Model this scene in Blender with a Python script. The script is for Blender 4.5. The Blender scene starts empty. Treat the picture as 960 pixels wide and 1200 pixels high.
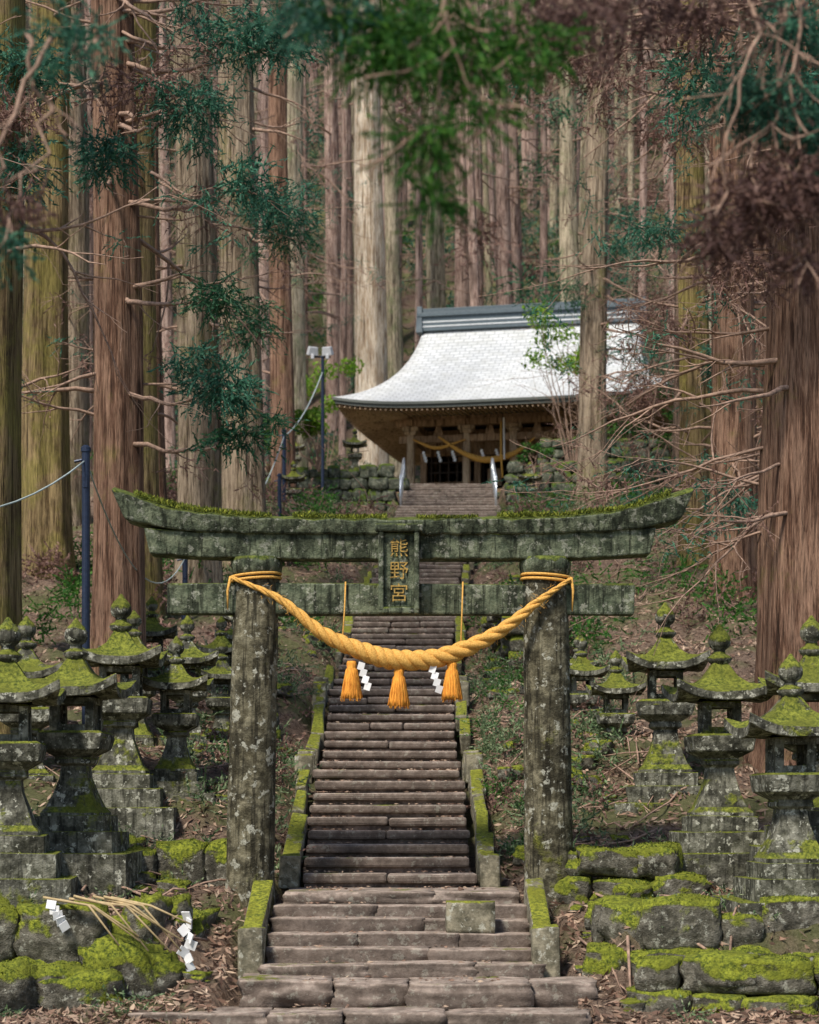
import bpy, math, random
import numpy as np
from mathutils import Vector, Matrix, noise as mnoise
random.seed(11); rng=np.random.default_rng(11)
scene=bpy.context.scene
col=scene.collection
R=random.uniform

# ------------------------------------------------------------------ mesh helpers
def link(o,parent=None):
    col.objects.link(o)
    if parent is not None: o.parent=parent
    return o
def empty(name,loc=(0,0,0),rz=0):
    e=bpy.data.objects.new(name,None); e.location=loc; e.rotation_euler=(0,0,rz); e.empty_display_size=.2
    return link(e)
class MB:
    def __init__(s): s.v=[];s.f=[];s.mi=[]
    def add(s,verts,faces,mi=0):
        n=len(s.v); s.v.extend([tuple(p) for p in verts]); s.f.extend([tuple(i+n for i in f) for f in faces]); s.mi.extend([mi]*len(faces))
    def box(s,c,size,rz=0,jit=0,top=1.0,mi=0,rx=0,ry=0):
        hx,hy,hz=size[0]/2,size[1]/2,size[2]/2
        M=Matrix.Rotation(rz,3,'Z')@Matrix.Rotation(ry,3,'Y')@Matrix.Rotation(rx,3,'X')
        vs=[]
        for z in(-1,1):
            k=top if z>0 else 1
            for x,y in((-1,-1),(1,-1),(1,1),(-1,1)):
                p=M@Vector((x*hx*k+R(-jit,jit),y*hy*k+R(-jit,jit),z*hz+R(-jit,jit)))
                vs.append((p.x+c[0],p.y+c[1],p.z+c[2]))
        s.add(vs,[(3,2,1,0),(4,5,6,7),(0,1,5,4),(1,2,6,5),(2,3,7,6),(3,0,4,7)],mi)
    def tube(s,pts,rad,seg=6,mi=0,cap=True):
        pts=[Vector(p) for p in pts]; n=len(pts); vs=[];fs=[]
        up=Vector((0,0,1))
        t0=(pts[1]-pts[0]).normalized()
        a=t0.cross(up)
        if a.length<.05: a=t0.cross(Vector((1,0,0)))
        a.normalize()
        for i in range(n):
            t=(pts[min(i+1,n-1)]-pts[max(i-1,0)]).normalized()
            a=(a-t*a.dot(t)); a.normalize(); b=t.cross(a)
            r=rad[i] if hasattr(rad,'__len__') else rad
            for k in range(seg):
                th=2*math.pi*k/seg; p=pts[i]+(a*math.cos(th)+b*math.sin(th))*r
                vs.append((p.x,p.y,p.z))
        for i in range(n-1):
            for k in range(seg):
                k2=(k+1)%seg
                fs.append((i*seg+k,i*seg+k2,(i+1)*seg+k2,(i+1)*seg+k))
        if cap: fs.append(tuple(range(seg-1,-1,-1))); fs.append(tuple((n-1)*seg+k for k in range(seg)))
        s.add(vs,fs,mi)
    def lathe(s,prof,c=(0,0,0),seg=16,mi=0,ridge=0,nr=8):
        vs=[];fs=[]
        for (z,r) in prof:
            for k in range(seg):
                th=2*math.pi*k/seg; rr=r*(1+ridge*math.cos(th*nr))
                vs.append((c[0]+rr*math.cos(th),c[1]+rr*math.sin(th),c[2]+z))
        n=len(prof)
        for i in range(n-1):
            for k in range(seg):
                k2=(k+1)%seg; fs.append((i*seg+k,i*seg+k2,(i+1)*seg+k2,(i+1)*seg+k))
        fs.append(tuple(range(seg-1,-1,-1))); fs.append(tuple((n-1)*seg+k for k in range(seg)))
        s.add(vs,fs,mi)
    def square(s,prof,c=(0,0,0),jit=0,mi=0):
        vs=[];fs=[]
        for (z,h) in prof:
            for x,y in((-1,-1),(1,-1),(1,1),(-1,1)): vs.append((c[0]+x*h+R(-jit,jit),c[1]+y*h+R(-jit,jit),c[2]+z+R(-jit,jit)*.5))
        n=len(prof)
        for i in range(n-1):
            for k in range(4):
                k2=(k+1)%4; fs.append((i*4+k,i*4+k2,(i+1)*4+k2,(i+1)*4+k))
        fs.append((3,2,1,0)); fs.append(tuple((n-1)*4+k for k in range(4)))
        s.add(vs,fs,mi)
    def obj(s,name,mats,parent=None,smooth=False,bevel=0,seg=2,loc=(0,0,0),rz=0):
        me=bpy.data.meshes.new(name); me.from_pydata(s.v,[],s.f)
        for m in (mats if isinstance(mats,(list,tuple)) else [mats]): me.materials.append(m)
        me.polygons.foreach_set('material_index',s.mi)
        if smooth: me.polygons.foreach_set('use_smooth',[True]*len(s.f))
        me.update()
        o=bpy.data.objects.new(name,me); o.location=loc; o.rotation_euler=(0,0,rz)
        if bevel:
            b=o.modifiers.new('bevel','BEVEL'); b.width=bevel; b.segments=seg; b.limit_method='ANGLE'; b.angle_limit=math.radians(35)
        return link(o,parent)

def npmesh(name,V,F,mat,parent=None,smooth=False):
    me=bpy.data.meshes.new(name); nv=len(V); nf=len(F); k=F.shape[1]
    me.vertices.add(nv); me.vertices.foreach_set('co',V.astype(np.float32).ravel())
    me.loops.add(nf*k); me.loops.foreach_set('vertex_index',F.astype(np.int32).ravel())
    me.polygons.add(nf); me.polygons.foreach_set('loop_start',np.arange(0,nf*k,k,dtype=np.int32))
    me.polygons.foreach_set('loop_total',np.full(nf,k,dtype=np.int32))
    if smooth: me.polygons.foreach_set('use_smooth',np.ones(nf,dtype=bool))
    me.materials.append(mat); me.update(calc_edges=True); me.validate()
    return link(bpy.data.objects.new(name,me),parent)

# ------------------------------------------------------------------ foliage
def unit(a): return a/np.maximum(np.linalg.norm(a,axis=1,keepdims=True),1e-6)
class Leaves:
    def __init__(s): s.C=[];s.A=[];s.L=[];s.W=[]
    def raw(s,C,A,L,W): s.C.append(C);s.A.append(unit(A));s.L.append(L);s.W.append(W)
    def sprigs(s,center,rad,n,slen=.3,ll=.1,lw=.02,per=12,droop=.4,flat=.6):
        """feathery sprays: n axes, each carrying 'per' needle bunches"""
        c=np.array(center,float)
        P=unit(rng.normal(size=(n,3)))*(rng.random((n,1))**.5)*rad; P[:,2]*=flat
        D=unit(P*1.2/max(rad,1e-3)+rng.normal(size=(n,3))*.7+np.array([0,0,-droop])); O=c+P
        t=np.tile(np.linspace(0,1,per),(n,1))*slen*rng.uniform(.6,1.3,(n,1))
        C=(O[:,None,:]+D[:,None,:]*t[:,:,None]); C[:,:,2]-=(t**2)*droop*.6
        A=D[:,None,:]+rng.normal(size=(n,per,3))*.55
        C=C.reshape(-1,3);A=A.reshape(-1,3);m=len(C)
        s.raw(C,A,ll*rng.uniform(.6,1.3,m),lw*rng.uniform(.7,1.3,m))
    def cloud(s,center,rad,n,l,w,flat=.7,shell=.5):
        P=unit(rng.normal(size=(n,3)))*(rng.random((n,1))**shell)*np.array(rad)
        P[:,2]*=flat
        s.raw(np.array(center)+P,rng.normal(size=(n,3)),l*rng.uniform(.6,1.4,n),w*rng.uniform(.6,1.4,n))
    def obj(s,name,mat,parent=None):
        C=np.concatenate(s.C);A=np.concatenate(s.A);L=np.concatenate(s.L)[:,None];W=np.concatenate(s.W)[:,None]
        B=unit(np.cross(A,rng.normal(size=A.shape)))
        n=len(C);V=np.empty((n,4,3))
        V[:,0]=C-A*L/2;V[:,1]=C+B*W/2-A*L*.1;V[:,2]=C+A*L/2;V[:,3]=C-B*W/2-A*L*.1
        return npmesh(name,V.reshape(-1,3),np.arange(n*4).reshape(-1,4),mat,parent)

# ------------------------------------------------------------------ materials
class NT:
    def __init__(s,name,rough=.9,spec=.2):
        m=bpy.data.materials.new(name); m.use_nodes=True; s.m=m; s.t=m.node_tree; s.t.nodes.clear()
        s.out=s.t.nodes.new('ShaderNodeOutputMaterial'); s.b=s.t.nodes.new('ShaderNodeBsdfPrincipled')
        s.t.links.new(s.b.outputs[0],s.out.inputs[0]); s.b.inputs['Roughness'].default_value=rough
        s.b.inputs['Specular IOR Level'].default_value=spec
        s.geo=s.t.nodes.new('ShaderNodeNewGeometry'); s.pos=s.geo.outputs['Position']
    def set(s,inp,v):
        if isinstance(v,bpy.types.NodeSocket): s.t.links.new(v,inp)
        else: inp.default_value=v
    def scaled(s,sc,off=(0,0,0)):
        n=s.t.nodes.new('ShaderNodeMapping'); s.t.links.new(s.pos,n.inputs[0]); n.inputs['Scale'].default_value=sc; n.inputs['Location'].default_value=off; return n.outputs[0]
    def noise(s,scale,detail=4,rough=.6,vec=None,off=None,dist=0):
        n=s.t.nodes.new('ShaderNodeTexNoise'); n.inputs['Scale'].default_value=scale; n.inputs['Detail'].default_value=detail; n.inputs['Roughness'].default_value=rough; n.inputs['Distortion'].default_value=dist
        if off: vec=s.scaled((1,1,1),off)
        s.t.links.new(vec if vec else s.pos,n.inputs['Vector']); return n.outputs['Fac']
    def ramp(s,f,a,b,lo=0,hi=1):
        n=s.t.nodes.new('ShaderNodeMapRange'); n.clamp=True; s.set(n.inputs[0],f); n.inputs[1].default_value=a; n.inputs[2].default_value=b; n.inputs[3].default_value=lo; n.inputs[4].default_value=hi; return n.outputs[0]
    def mix(s,f,a,b,mode='MIX'):
        n=s.t.nodes.new('ShaderNodeMix'); n.data_type='RGBA'; n.blend_type=mode
        s.set(n.inputs[0],f)
        for i,c in((6,a),(7,b)):
            if isinstance(c,(tuple,list)): n.inputs[i].default_value=(*c[:3],1)
            else: s.t.links.new(c,n.inputs[i])
        return n.outputs[2]
    def math(s,op,a,b=0):
        n=s.t.nodes.new('ShaderNodeMath'); n.operation=op; s.set(n.inputs[0],a); s.set(n.inputs[1],b); return n.outputs[0]
    def nz(s):
        n=s.t.nodes.new('ShaderNodeSeparateXYZ'); s.t.links.new(s.geo.outputs['Normal'],n.inputs[0]); return n.outputs[2]
    def bump(s,h,strength=.5,dist=.02):
        n=s.t.nodes.new('ShaderNodeBump'); n.inputs['Strength'].default_value=strength; n.inputs['Distance'].default_value=dist
        s.t.links.new(h,n.inputs['Height']); s.t.links.new(n.outputs[0],s.b.inputs['Normal'])
    def color(s,c): s.set(s.b.inputs['Base Color'],(*c,1) if isinstance(c,tuple) else c)

def stone(name,c1,c2,moss=.5,lichen=.5,m1=(.035,.055,.008),m2=(.20,.22,.02),dark=.6,bs=.6,bd=.02,nzw=.38,streak=0,tone=0,lsc=11):
    k=NT(name)
    n1=k.noise(1.7,2,.6); n2=k.noise(9,5,.68); n3=k.noise(60,3,.7)
    c=k.mix(k.ramp(n2,.38,.62),c1,c2)
    nz=k.nz()
    if tone: # faces mixed darker as they turn from upward to vertical
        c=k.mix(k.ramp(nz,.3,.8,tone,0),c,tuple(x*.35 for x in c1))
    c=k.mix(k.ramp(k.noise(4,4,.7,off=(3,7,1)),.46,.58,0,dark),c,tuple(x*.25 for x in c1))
    if streak:
        s_=k.noise(1,4,.7,vec=k.scaled((16,16,1.1),(2,5,0)))
        c=k.mix(k.ramp(s_,.50,.62,0,streak),c,tuple(x*.18 for x in c1))
    c=k.mix(k.ramp(k.noise(lsc,4,.7,off=(13,1,5)),.57,.62,0,lichen),c,k.mix(n3,(.30,.31,.25),(.62,.61,.52)))
    v=k.math('ADD',k.math('MULTIPLY',nz,nzw),k.math('ADD',k.math('MULTIPLY',n1,.9),k.math('MULTIPLY',n2,.55)))
    f=k.ramp(v,1.20-moss*.62,1.29-moss*.62)
    mc=k.mix(k.ramp(k.noise(24,4,.75),.38,.62),m1,m2)
    mc=k.mix(k.ramp(k.noise(3,3,.6,off=(8,2,4)),.45,.62,0,.65),mc,tuple(x*.45 for x in m2))
    c=k.mix(f,c,mc); k.color(c)
    h=k.math('ADD',n2,k.math('MULTIPLY',n3,.35)); k.bump(k.math('ADD',h,k.math('MULTIPLY',f,.25)),bs,bd)
    return k.m
def bark(name,c1,c2,moss=0.,mc=(.14,.13,.025),stripe=13,sharp=.06):
    k=NT(name)
    a=k.noise(1,5,.62,vec=k.scaled((stripe,stripe,.75)),dist=.25)
    b=k.noise(1,4,.7,vec=k.scaled((48,48,3.0)))
    lo=k.noise(.7,2,.5)
    c=k.mix(k.ramp(a,.5-sharp,.5+sharp),c1,c2)
    c=k.mix(k.ramp(b,.5,.66,0,.65),c,tuple(min(1,x*1.75) for x in c2))
    c=k.mix(k.ramp(b,.46,.34,0,.85),c,tuple(x*.22 for x in c1))
    c=k.mix(k.ramp(a,.34,.43,.9,0),c,tuple(x*.14 for x in c1))
    c=k.mix(k.ramp(lo,.35,.65,.4,0),c,tuple(x*.35 for x in c1))
    m=k.noise(1.1,5,.75,off=(5,3,2))
    c=k.mix(k.ramp(m,.70-moss*.42,.84-moss*.42,0,.7),c,k.mix(k.ramp(b,.35,.62),tuple(x*.3 for x in mc),mc))
    k.color(c); k.bump(k.math('ADD',a,k.math('MULTIPLY',b,.5)),1.0,.08)
    return k.m
def leafmat(name,cols,trans=.25,rough=.6):
    k=NT(name,rough,.25)
    r=k.t.nodes.new('ShaderNodeValToRGB'); k.t.links.new(k.geo.outputs['Random Per Island'],r.inputs[0])
    e=r.color_ramp.elements
    e[0].position=0; e[0].color=(*cols[0],1); e[1].position=1; e[1].color=(*cols[-1],1)
    for i,cc in enumerate(cols[1:-1]):
        x=e.new((i+1)/(len(cols)-1)); x.color=(*cc,1)
    c=k.mix(k.ramp(k.noise(1.6,1),.4,.65,0,.45),r.outputs[0],tuple(x*.4 for x in cols[0]))
    k.color(c)
    if trans>.1:
        tr=k.t.nodes.new('ShaderNodeBsdfTranslucent'); k.t.links.new(c,tr.inputs[0])
        ms=k.t.nodes.new('ShaderNodeMixShader'); ms.inputs[0].default_value=trans
        k.t.links.new(k.b.outputs[0],ms.inputs[1]); k.t.links.new(tr.outputs[0],ms.inputs[2]); k.t.links.new(ms.outputs[0],k.out.inputs[0])
    return k.m
def plain(name,c,rough=.6,metal=0,var=.25,scale=20,bs=.2):
    k=NT(name,rough,.4); k.b.inputs['Metallic'].default_value=metal
    n=k.noise(scale,4); k.color(k.mix(k.ramp(n,.3,.7),tuple(x*(1-var) for x in c),tuple(min(1,x*(1+var)) for x in c))); k.bump(n,bs,.01); return k.m

M_torii=stone('torii_stone',(.085,.075,.045),(.235,.215,.145),moss=.52,lichen=.75,m1=(.05,.06,.012),m2=(.20,.20,.04),streak=.85,bs=1.0,bd=.035,lsc=8,dark=.75)
M_toriitop=stone('torii_top_stone',(.075,.095,.06),(.19,.215,.14),moss=.52,lichen=.4,m1=(.03,.05,.012),m2=(.16,.19,.04),streak=.85,bs=.9,bd=.035,dark=.75)
M_lantern=stone('lantern_stone',(.09,.09,.065),(.27,.265,.215),moss=.56,lichen=.95,m1=(.045,.065,.012),m2=(.24,.26,.04),streak=.75,bs=1.0,bd=.035,nzw=.46,dark=.75)
M_boulder=stone('mossy_boulder',(.08,.075,.055),(.22,.205,.165),moss=.64,lichen=.6,m1=(.045,.07,.012),m2=(.29,.32,.035),bs=1.0,bd=.05,nzw=.58)
M_wallfar=stone('mossy_wall_stone',(.06,.075,.055),(.18,.19,.14),moss=.62,lichen=.4,m1=(.03,.06,.015),m2=(.16,.22,.035),bs=.9,bd=.04)
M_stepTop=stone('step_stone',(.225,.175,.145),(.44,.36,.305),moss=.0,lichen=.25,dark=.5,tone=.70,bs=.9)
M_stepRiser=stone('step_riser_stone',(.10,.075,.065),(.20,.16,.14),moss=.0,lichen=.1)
M_curb=stone('curb_stone',(.14,.13,.09),(.32,.29,.21),moss=.50,lichen=.7,m1=(.06,.08,.014),m2=(.29,.30,.035),bs=.9)
B_red=bark('cedar_bark_red',(.15,.078,.05),(.31,.19,.13),moss=.34,mc=(.27,.215,.075))
B_moss=bark('cedar_bark_mossy',(.15,.10,.048),(.34,.25,.125),moss=.60,mc=(.31,.27,.07))
B_grey=bark('cedar_bark_grey',(.19,.14,.095),(.41,.325,.235),moss=.45,mc=(.28,.26,.10))
B_pale=bark('cedar_bark_pale',(.50,.35,.22),(.82,.70,.54),moss=.15,mc=(.45,.42,.2))
B_dark=bark('cedar_bark_dark',(.09,.06,.042),(.21,.145,.105),moss=.35,mc=(.15,.155,.06))
B_bg1=bark('hazed_bark_brown',(.27,.175,.145),(.54,.40,.34),moss=.25,mc=(.29,.31,.18))  # distance haze put into the base colours: paler than the near barks
B_bg2=bark('hazed_bark_olive',(.27,.225,.155),(.55,.47,.34),moss=.45,mc=(.27,.32,.15))  # same paler haze mixed into the olive bark
B_branch=plain('dead_branch',(.30,.20,.15),.9,var=.5)
L_cedar=leafmat('cedar_foliage',[(.02,.08,.042),(.035,.14,.075),(.085,.21,.085)])
L_teal=leafmat('cedar_foliage_blue',[(.022,.09,.065),(.05,.185,.12),(.10,.25,.15)])
L_near=leafmat('leaf_green',[(.025,.09,.018),(.05,.18,.028),(.12,.27,.04)],.4)
L_bright=leafmat('leaf_bright',[(.10,.24,.02),(.20,.38,.03),(.36,.52,.07)],.4)
L_dead=leafmat('dead_foliage',[(.15,.08,.07),(.25,.145,.115),(.36,.23,.18)])
L_deadn=leafmat('dead_foliage_dark',[(.09,.05,.048),(.16,.09,.08),(.26,.16,.13)])
L_litter=leafmat('leaf_litter',[(.16,.095,.07),(.31,.195,.14),(.50,.38,.28),(.19,.11,.085)],.05,.9)
L_moss=leafmat('moss_tuft',[(.05,.08,.012),(.14,.17,.022),(.31,.33,.045)],.2,.9)
M_wood=bark('weathered_timber',(.30,.18,.10),(.54,.37,.24),stripe=9,sharp=.15)
M_post=bark('pale_timber',(.44,.29,.18),(.68,.50,.35),stripe=9,sharp=.15)
M_woodd=plain('dark_timber',(.06,.042,.032),.8)

# ------------------------------------------------------------------ stair profile
steps=[]; y=22.3; z=-.835
land={8:1.0,17:1.2,30:.9,41:1.5,52:.9,63:.9}
for i in range(75):
    z+=.151; d=.5+land.get(i,0)*1.0; steps.append((y,z,d)); y+=d
YTOP=y; ZTOP=z
low=[(18.0,-1.76,-2.45,1.6),(18.6,-1.565,-1.54,1.72),(19.3,-1.447,-1.42,1.27),(19.65,-1.326,-1.38,1.2),(20.0,-1.208,-1.38,1.19),(20.35,-1.077,-1.38,1.19),(20.7,-.949,-1.38,1.2),(21.1,-.835,-1.3,1.15)]
def cx(y): return np.interp(y,[18,21,22.3,23,34,41,48,58,66],[-.1,-.12,-.2,-.25,-.3,0,.3,1.1,1.25])
def hw(y): return np.interp(y,[18,22,22.3,56,58,70],[1.55,1.5,1.12,1.15,1.65,1.65])
py_=[-400,17.4,18,18.6,19.3,21.1,22.3]+[s[0]+.25 for s in steps]+[YTOP+.6,84,100,150,230,330,900]
pz_=[-2.2,-1.95,-1.88,-1.66,-1.5,-.9,-.86]+[s[1]-.08 for s in steps]+[ZTOP-.03,10.55,19.5,52,95,120,130]
def prof(y): return np.interp(y,py_,pz_)
def side(y):
    a=prof(y)
    b=np.interp(y,[57,64.3,64.7,66.4,68],[float(prof(57)),9.0,10.45,10.5,10.5])
    a=np.where((y>57)&(y<68),b,a)
    c=np.interp(y,[17.4,19.1,19.45,21,22.3],[-1.95,-1.8,-1.05,-.95,-.86])
    return np.where((y>17.4)&(y<22.3),c,a)
def vn(x,y,seed=0):
    x=np.asarray(x,float);y=np.asarray(y,float)
    xi=np.floor(x).astype(np.int64); yi=np.floor(y).astype(np.int64); xf=x-xi; yf=y-yi
    def h(a,b):
        n=(a*374761393+b*668265263+seed*1446651)&0x7fffffff; n=((n^(n>>13))*1274126177)&0x7fffffff; return (n&0xffff)/65535.
    u=xf*xf*(3-2*xf); v=yf*yf*(3-2*yf)
    return (h(xi,yi)*(1-u)+h(xi+1,yi)*u)*(1-v)+(h(xi,yi+1)*(1-u)+h(xi+1,yi+1)*u)*v
def sm(t): t=np.clip(t,0,1); return t*t*(3-2*t)
def ground(x,y):
    x=np.asarray(x,float);y=np.asarray(y,float)
    d=np.abs(x-cx(y))-hw(y)
    bank=.22*sm(d/.8)+.09*np.clip(d,0,8)+.02*np.clip(d-8,0,200)
    bank=np.where(y<22.3,.03*np.clip(d,0,5),bank*sm((y-21.5)/2.5))
    bank=np.where((y>64)&(y<84),0.02,bank)
    nz=(vn(x*.6,y*.6,1)-.5)*.40+(vn(x*2.2,y*2.2,2)-.5)*.2+(vn(x*7,y*7,3)-.5)*.06
    nz=np.where(y<22.3,nz*.4,nz)
    core=prof(y)-.3; edge=prof(y)-.03
    t1=sm(d/.12); t2=np.where(y<22.3,sm((d-.35)/.3),sm(d/.3))
    zz=core*(1-t1)+edge*t1
    zz=zz*(1-t2)+(side(y)+bank)*t2
    return zz+nz*t1
def gz(x,y): return float(ground(np.array([x]),np.array([y]))[0])

xs=np.unique(np.concatenate([np.linspace(-600,-60,14),np.linspace(-60,-9,40),np.arange(-9,9.01,.16),np.linspace(9,60,40),np.linspace(60,600,14)]))
ys=np.unique(np.concatenate([np.linspace(-400,0,8),np.linspace(0,16,20),np.arange(16,50,.18),np.arange(50,85,.4),np.arange(85,240,2.),np.linspace(240,900,14)]))
X,Y=np.meshgrid(xs,ys); Z=ground(X.ravel(),Y.ravel())
nx,ny=len(xs),len(ys)
I=np.arange((nx)*(ny)).reshape(ny,nx)
F=np.stack([I[:-1,:-1].ravel(),I[:-1,1:].ravel(),I[1:,1:].ravel(),I[1:,:-1].ravel()],1)
k=NT('forest_floor',.95)
n1=k.noise(.8,3); n2=k.noise(14,5,.75); n3=k.noise(60,4,.8)
c=k.mix(k.ramp(n2,.38,.62),(.11,.07,.052),(.35,.245,.18))
c=k.mix(k.ramp(n3,.5,.64,0,.75),c,(.48,.37,.28))
c=k.mix(k.ramp(n1,.45,.58,0,.7),c,k.mix(n2,(.05,.08,.022),(.22,.26,.09)))
k.color(c); k.bump(k.math('ADD',n2,n3),1.0,.06)
npmesh('ground',np.stack([X.ravel(),Y.ravel(),Z],1),F,k.m,smooth=True)

# ------------------------------------------------------------------ stairs
st=empty('stone_stairs')
mb=MB(); mr=MB()
def slab_row(x0,x1,yf,zt,dep,th,n,jit):
    w=(x1-x0); cuts=[0]+sorted([(i+R(-.3,.3))/n for i in range(1,n)])+[1]
    for a,b in zip(cuts[:-1],cuts[1:]):
        xa=x0+a*w;xb=x0+b*w
        mb.box(((xa+xb)/2,yf+dep/2+R(-.018,.018),zt-th/2+R(-jit,jit)*.6),(xb-xa-.004,dep+.03,th),jit=jit*.8,rz=R(-.01,.01))
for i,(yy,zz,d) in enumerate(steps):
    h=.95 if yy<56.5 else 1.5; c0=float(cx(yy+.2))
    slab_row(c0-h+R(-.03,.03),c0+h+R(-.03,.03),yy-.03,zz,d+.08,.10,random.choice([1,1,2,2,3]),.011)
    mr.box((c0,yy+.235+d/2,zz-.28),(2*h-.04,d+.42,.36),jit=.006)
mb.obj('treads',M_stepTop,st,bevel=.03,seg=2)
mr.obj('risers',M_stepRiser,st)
def rock(mb,c,s,rz=0,rough=.12,blend=.45,seed=None,n=5,mi=0):
    sd=Vector((R(0,99),R(0,99),R(0,99)))
    pts={};vs=[];fs=[]
    def vid(p):
        key=tuple(round(a,4) for a in p)
        if key in pts: return pts[key]
        v=Vector(p); q=v.lerp(v.normalized()*1.25,blend)
        dn=mnoise.noise(v*1.1+sd)*rough*1.6+mnoise.noise(v*3.1+sd)*rough*.7
        q*=1+dn
        q=Vector((q.x*s[0]/2,q.y*s[1]/2,q.z*s[2]/2)); q.rotate(Matrix.Rotation(rz,3,'Z'))
        vs.append((q.x+c[0],q.y+c[1],q.z+c[2])); pts[key]=len(vs)-1; return len(vs)-1
    for ax in range(3):
        for sg in(-1,1):
            for i in range(n):
                for j in range(n):
                    q=[]
                    for a,b in((i,j),(i+1,j),(i+1,j+1),(i,j+1)):
                        p=[0,0,0]; p[ax]=sg; p[(ax+1)%3]=-1+2*a/n; p[(ax+2)%3]=-1+2*b/n; q.append(vid(p))
                    if sg<0: q.reverse()
                    fs.append(tuple(q))
    mb.add(vs,fs,mi)
mlow=MB(); mlr=MB()
for j,(yf,zt,x0,x1) in enumerate(low):
    dep=(low[j+1][0]-yf if j<7 else 1.3)
    n=[4,4,3,2,3,2,3,2][j]
    cuts=[0]+sorted([(i+R(-.28,.28))/n for i in range(1,n)])+[1]
    for a,b in zip(cuts[:-1],cuts[1:]):
        xa=x0+a*(x1-x0);xb=x0+b*(x1-x0); rg=.08 if j<3 else .04
        th=.25 if j<2 else .18
        rock(mlow,((xa+xb)/2,yf+dep/2+R(-.03,.03)*(2 if j<2 else .5),zt-th/2+R(-1,1)*(.025 if j<2 else .012)),((xb-xa)*1.01,dep*1.12+.06,th),rz=R(-.03,.03),rough=rg,blend=.16 if j<2 else .07,n=10)
    mlr.box(((x0+x1)/2,yf+dep/2+.22,zt-.33),(x1-x0-.12,dep+.3,.44))
mlow.obj('lower_steps',M_stepTop,st,smooth=True)
mlr.obj('lower_fill',M_stepRiser,st)
mc=MB()
def stair_z(y):
    return float(np.interp(y,[s[0]+.1 for s in steps],[s[1] for s in steps]))
def kerb(x0f,y0,y1,wid,raise_,L=.85):
    yy=y0
    while yy<y1-.2:
        y2=min(yy+L*R(.7,1.3),y1)
        for sd in(-1,1):
            if yy>27 and random.random()<.3: continue
            xc=float(cx((yy+y2)/2))+sd*x0f+R(-.03,.03)
            za=stair_z(yy)+raise_;zb=stair_z(y2)+raise_
            ang=math.atan2(zb-za,y2-yy)+R(-.05,.05)
            mc.box((xc,(yy+y2)/2,(za+zb)/2-.17+R(-.03,.03)),(wid*R(.85,1.2),(y2-yy)/math.cos(ang)-.012,.30),rx=ang,rz=R(-.03,.03),jit=.022)
        yy=y2
kerb(1.09,22.6,26.3,.17,.07); kerb(1.07,27.4,31.4,.15,.05); kerb(1.06,32.4,39.3,.14,.04); kerb(1.06,40.6,46,.13,.04);kerb(1.08,47.4,53,.13,.04)
for yy in(22.45,26.5,27.2,31.6,32.2,39.5): 
    for sd in(-1,1): mc.box((float(cx(yy))+sd*1.1,yy,stair_z(yy)+.0),(.22,.24,.40),jit=.02)
for sd,xx in((-1,-1.51),(1,1.29)):
    mc.box((xx,20.35,-1.08),(.2,1.55,.28),rx=math.atan2(.5,1.4),jit=.02)
    mc.box((xx,19.52,-1.35),(.25,.26,.5),jit=.02)
mc.obj('kerbs',M_curb,st,bevel=.025)
b=MB(); rock(b,(.6,20.16,-1.045),(.48,.27,.31),rough=.02,blend=.06,n=8); b.obj('stone_block',M_curb,smooth=True)

# ------------------------------------------------------------------ torii
to=empty('stone_torii_gate')
YT=21.6
def pillar(xb,xt,z0,z1,rb,rt):
    vs=[];fs=[];seg=36;nr=44
    for i in range(nr+1):
        t=i/nr; zz=z0+(z1-z0)*t; r=rb+(rt-rb)*t; r*=1+.05*max(0,1-t*9)
        xc=xb+(xt-xb)*t
        for k_ in range(seg):
            th=2*math.pi*k_/seg
            rr=r*(1+.04*mnoise.noise(Vector((math.cos(th)*1.5,math.sin(th)*1.5,zz*1.6+xb)))+.03*mnoise.noise(Vector((math.cos(th)*5,math.sin(th)*5,zz*6+xb))))
            vs.append((xc+rr*math.cos(th),YT+rr*math.sin(th),zz))
    for i in range(nr):
        for k_ in range(seg):
            k2=(k_+1)%seg; fs.append((i*seg+k_,i*seg+k2,(i+1)*seg+k2,(i+1)*seg+k_))
    fs.append(tuple(nr*seg+k_ for k_ in range(seg)))
    m=MB(); m.add(vs,fs); return m
pillar(-1.69,-1.61,-1.1,2.5,.262,.235).obj('pillar_left',M_torii,to,smooth=True)
pillar(1.48,1.43,-1.1,2.5,.262,.235).obj('pillar_right',M_torii,to,smooth=True)
m=MB()
for xx in(-1.61,1.43): m.lathe([(0,.225),(.04,.26),(.13,.275),(.2,.265)],(xx,YT,2.46),24)
m.obj('capitals',M_toriitop,to,smooth=True)
m=MB()
for a,b_ in((-2.55,-1.42),(-1.419,1.24),(1.241,2.36)):
    m.box(((a+b_)/2,YT,2.225),(b_-a,.2,.32),jit=.012)
m.obj('nuki_beam',M_toriitop,to,bevel=.025)
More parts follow.
